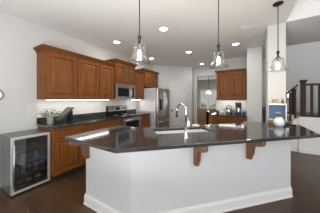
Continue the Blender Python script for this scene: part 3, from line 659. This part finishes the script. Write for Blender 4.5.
link('bottom_rail', B(0.0, 3.18, -0.05, 0.05, 0.0, 0.05), ESPRESSO, rl, bevel=0.004)
for k in range(22): link('baluster', B(0.115+0.14*k-0.022, 0.115+0.14*k+0.022, -0.022, 0.022, 0.0505, 0.7995), ESPRESSO, rl)
# sloped stair railings
def stair_rail(label, y, x0, x1, z0, z1, n):
    r = thing('stair_railing', label, 'railing', (x0, y, 0), 0, 'sloped stair railings')
    L = x1-x0; sl = (z1-z0)/L
    link('handrail', extr_x([(0, 0)]*0 or [(-0.03, 0), (0.03, 0), (0.03, 0.05), (-0.03, 0.05)], 0, L), ESPRESSO, r)
    me = r.children[0].data
    for v in me.vertices: v.co.z += z0+sl*v.co.x
    for k in range(n):
        x = L*(k+0.5)/n; stp = min(5, int((x0+x-0.40)/0.16)+1); zb = 0.001 if y > 5.5 else 0.1215+(x0+x+0.018-0.36)*0.9297
        if zb < z0+sl*x-0.05: link('baluster', B(x-0.018, x+0.018, -0.018, 0.018, zb, z0+sl*x-0.02), ESPRESSO, r)
stair_rail('dark sloped handrail with balusters on the near side of the steps', 5.13, 0.42, 1.195, 0.95, 1.72, 8)
stair_rail('dark sloped handrail with balusters on the far side of the steps', 5.88, 0.42, 1.24, 0.95, 1.62, 8)
# lit window beyond the stairs
w2 = bpy.data.objects.new('window_2', None); COL.objects.link(w2); w2['kind'] = 'structure'; w2.location = (1.42, 6.897, 1.42)
link('window_frame', frame_bm(-0.12, 0.16, 0, 0.26, -0.03, 0, 0.02), WHITE, w2)
link('pane', B(-0.0995, 0.1395, -0.012, -0.006, 0.0205, 0.2395), mat('bright_pane', (0.9, 0.9, 0.9), 0.2, emit=(0.95, 0.97, 1.0), estr=0.9), w2)

# ------------------------------------------------------------------ dining room
def chair(label, x, y, rz):
    r = thing('dining_chair', label, 'chair', (x, y, 0), rz, 'dining chairs')
    link('backrest', B(-0.19, 0.19, -0.24, -0.17, 0.47, 0.94), TAN, r, bevel=0.02)
    link('seat', B(-0.20, 0.20, -0.24, 0.22, 0.36, 0.469), TAN, r, bevel=0.02)
    link('skirt', frame_bm(-0.19, 0.19, -0.22, 0.20, -0.359, -0.10, 0.02), TAN, r).rotation_euler = (-PI/2, 0, 0)
    for sx in (-0.16, 0.16):
        for sy in (-0.20, 0.18): link('leg', B(sx-0.02, sx+0.02, sy-0.02, sy+0.02, 0, 0.0995), ESPRESSO, r)
chair('tan high-back dining chair at left in the dining opening', -1.78, 7.02, 0.25)
chair('tan high-back dining chair at right in the dining opening, nearest back cabinets', -1.27, 7.02, 0.25)
tb = thing('dining_table', 'dark wooden dining table beyond the tan chairs', 'table', (-1.75, 8.0, 0), 0)
link('tabletop', B(-0.75, 0.75, -0.5, 0.5, 0.71, 0.75), ESPRESSO, tb, bevel=0.008)
for sx in (-0.68, 0.68):
    for sy in (-0.43, 0.43): link('leg', B(sx-0.035, sx+0.035, sy-0.035, sy+0.035, 0, 0.7095), ESPRESSO, tb)
tag(link('serving_bowl', lathe([(0.06, 0), (0.065, 0.004), (0.13, 0.08), (0.14, 0.11), (0.132, 0.11), (0.11, 0.06), (0.02, 0.02)], seg=24), mat('bowl_blue', (0.45, 0.52, 0.60), 0.3), smooth=True), 'pale blue bowl on the dining table between the tan chairs', 'bowl').location = (-1.78, 7.75, 0.7505)
link('shade_panel', B(-0.55, 0.55, -0.08, 0.08, 0, 0.7095), ESPRESSO, tb)  # dark panel put in for the shade beneath the tabletop
dp = thing('dining_pendant', 'white pendant lamp hanging in the dining room before the window', 'pendant light', (-1.85, 8.8, H-0.0005), 0)
link('canopy', lathe([(0.06, 0), (0.06, -0.015), (0.01, -0.03)], seg=20), BRONZE, dp)
link('rod', tube([(0, 0, -0.0305), (0, 0, -0.86)], 0.010), BRONZE, dp)
link('shade', lathe([(0.02, -0.8605), (0.08, -0.88), (0.15, -0.96), (0.17, -1.04), (0.165, -1.04), (0.14, -0.96), (0.07, -0.885)], seg=28, cap=False), mat('opal_glass', (0.9, 0.88, 0.84), 0.3, emit=(1, 0.95, 0.85), estr=0.9), dp, smooth=True)
l = bpy.data.lights.new('dining_glow', 'POINT'); l.energy = 45; l.shadow_soft_size = 0.1; l.color = (1, 0.92, 0.8); lo = bpy.data.objects.new('dining_glow', l); COL.objects.link(lo); lo.parent = dp; lo.location = (0, 0, -1.10)
def bush(label, x, y, s):
    bm = bmesh.new(); rnd = random.Random(int(x*100))
    for k in range(420):
        t = rnd.random()*2*PI; ph = math.acos(2*rnd.random()-1); rr = s*(0.75+0.3*rnd.random())
        p = Vector((rr*sin(ph)*cos(t), rr*sin(ph)*sin(t), s+rr*cos(ph)*0.9)); nrm = Vector((rnd.random()-.5, rnd.random()-.5, rnd.random()-.2)).normalized(); u_ = nrm.orthogonal().normalized()*0.07; v_ = nrm.cross(u_)*0.6
        bm.faces.new([bm.verts.new(p+q) for q in (u_, v_, -u_, -v_)])
    o = thing('bush', label, 'bush', (x, y, -0.1), 0, 'bushes outside the dining window')
    link('foliage', bm, BUSH, o); link('stem', tube([(0, 0, 0), (0, 0, s)], 0.05), WALNUT, o)
bush('green bush outside left half of the dining window', -3.3, 12.6, 0.60)
bush('green bush outside right half of the dining window', -1.9, 12.4, 0.62)
struct('floor_garden', B(-9, 6, 11.001, 22, -0.2, -0.1), mat('lawn', (0.12, 0.16, 0.07), 0.9, var=0.3, scale=3))
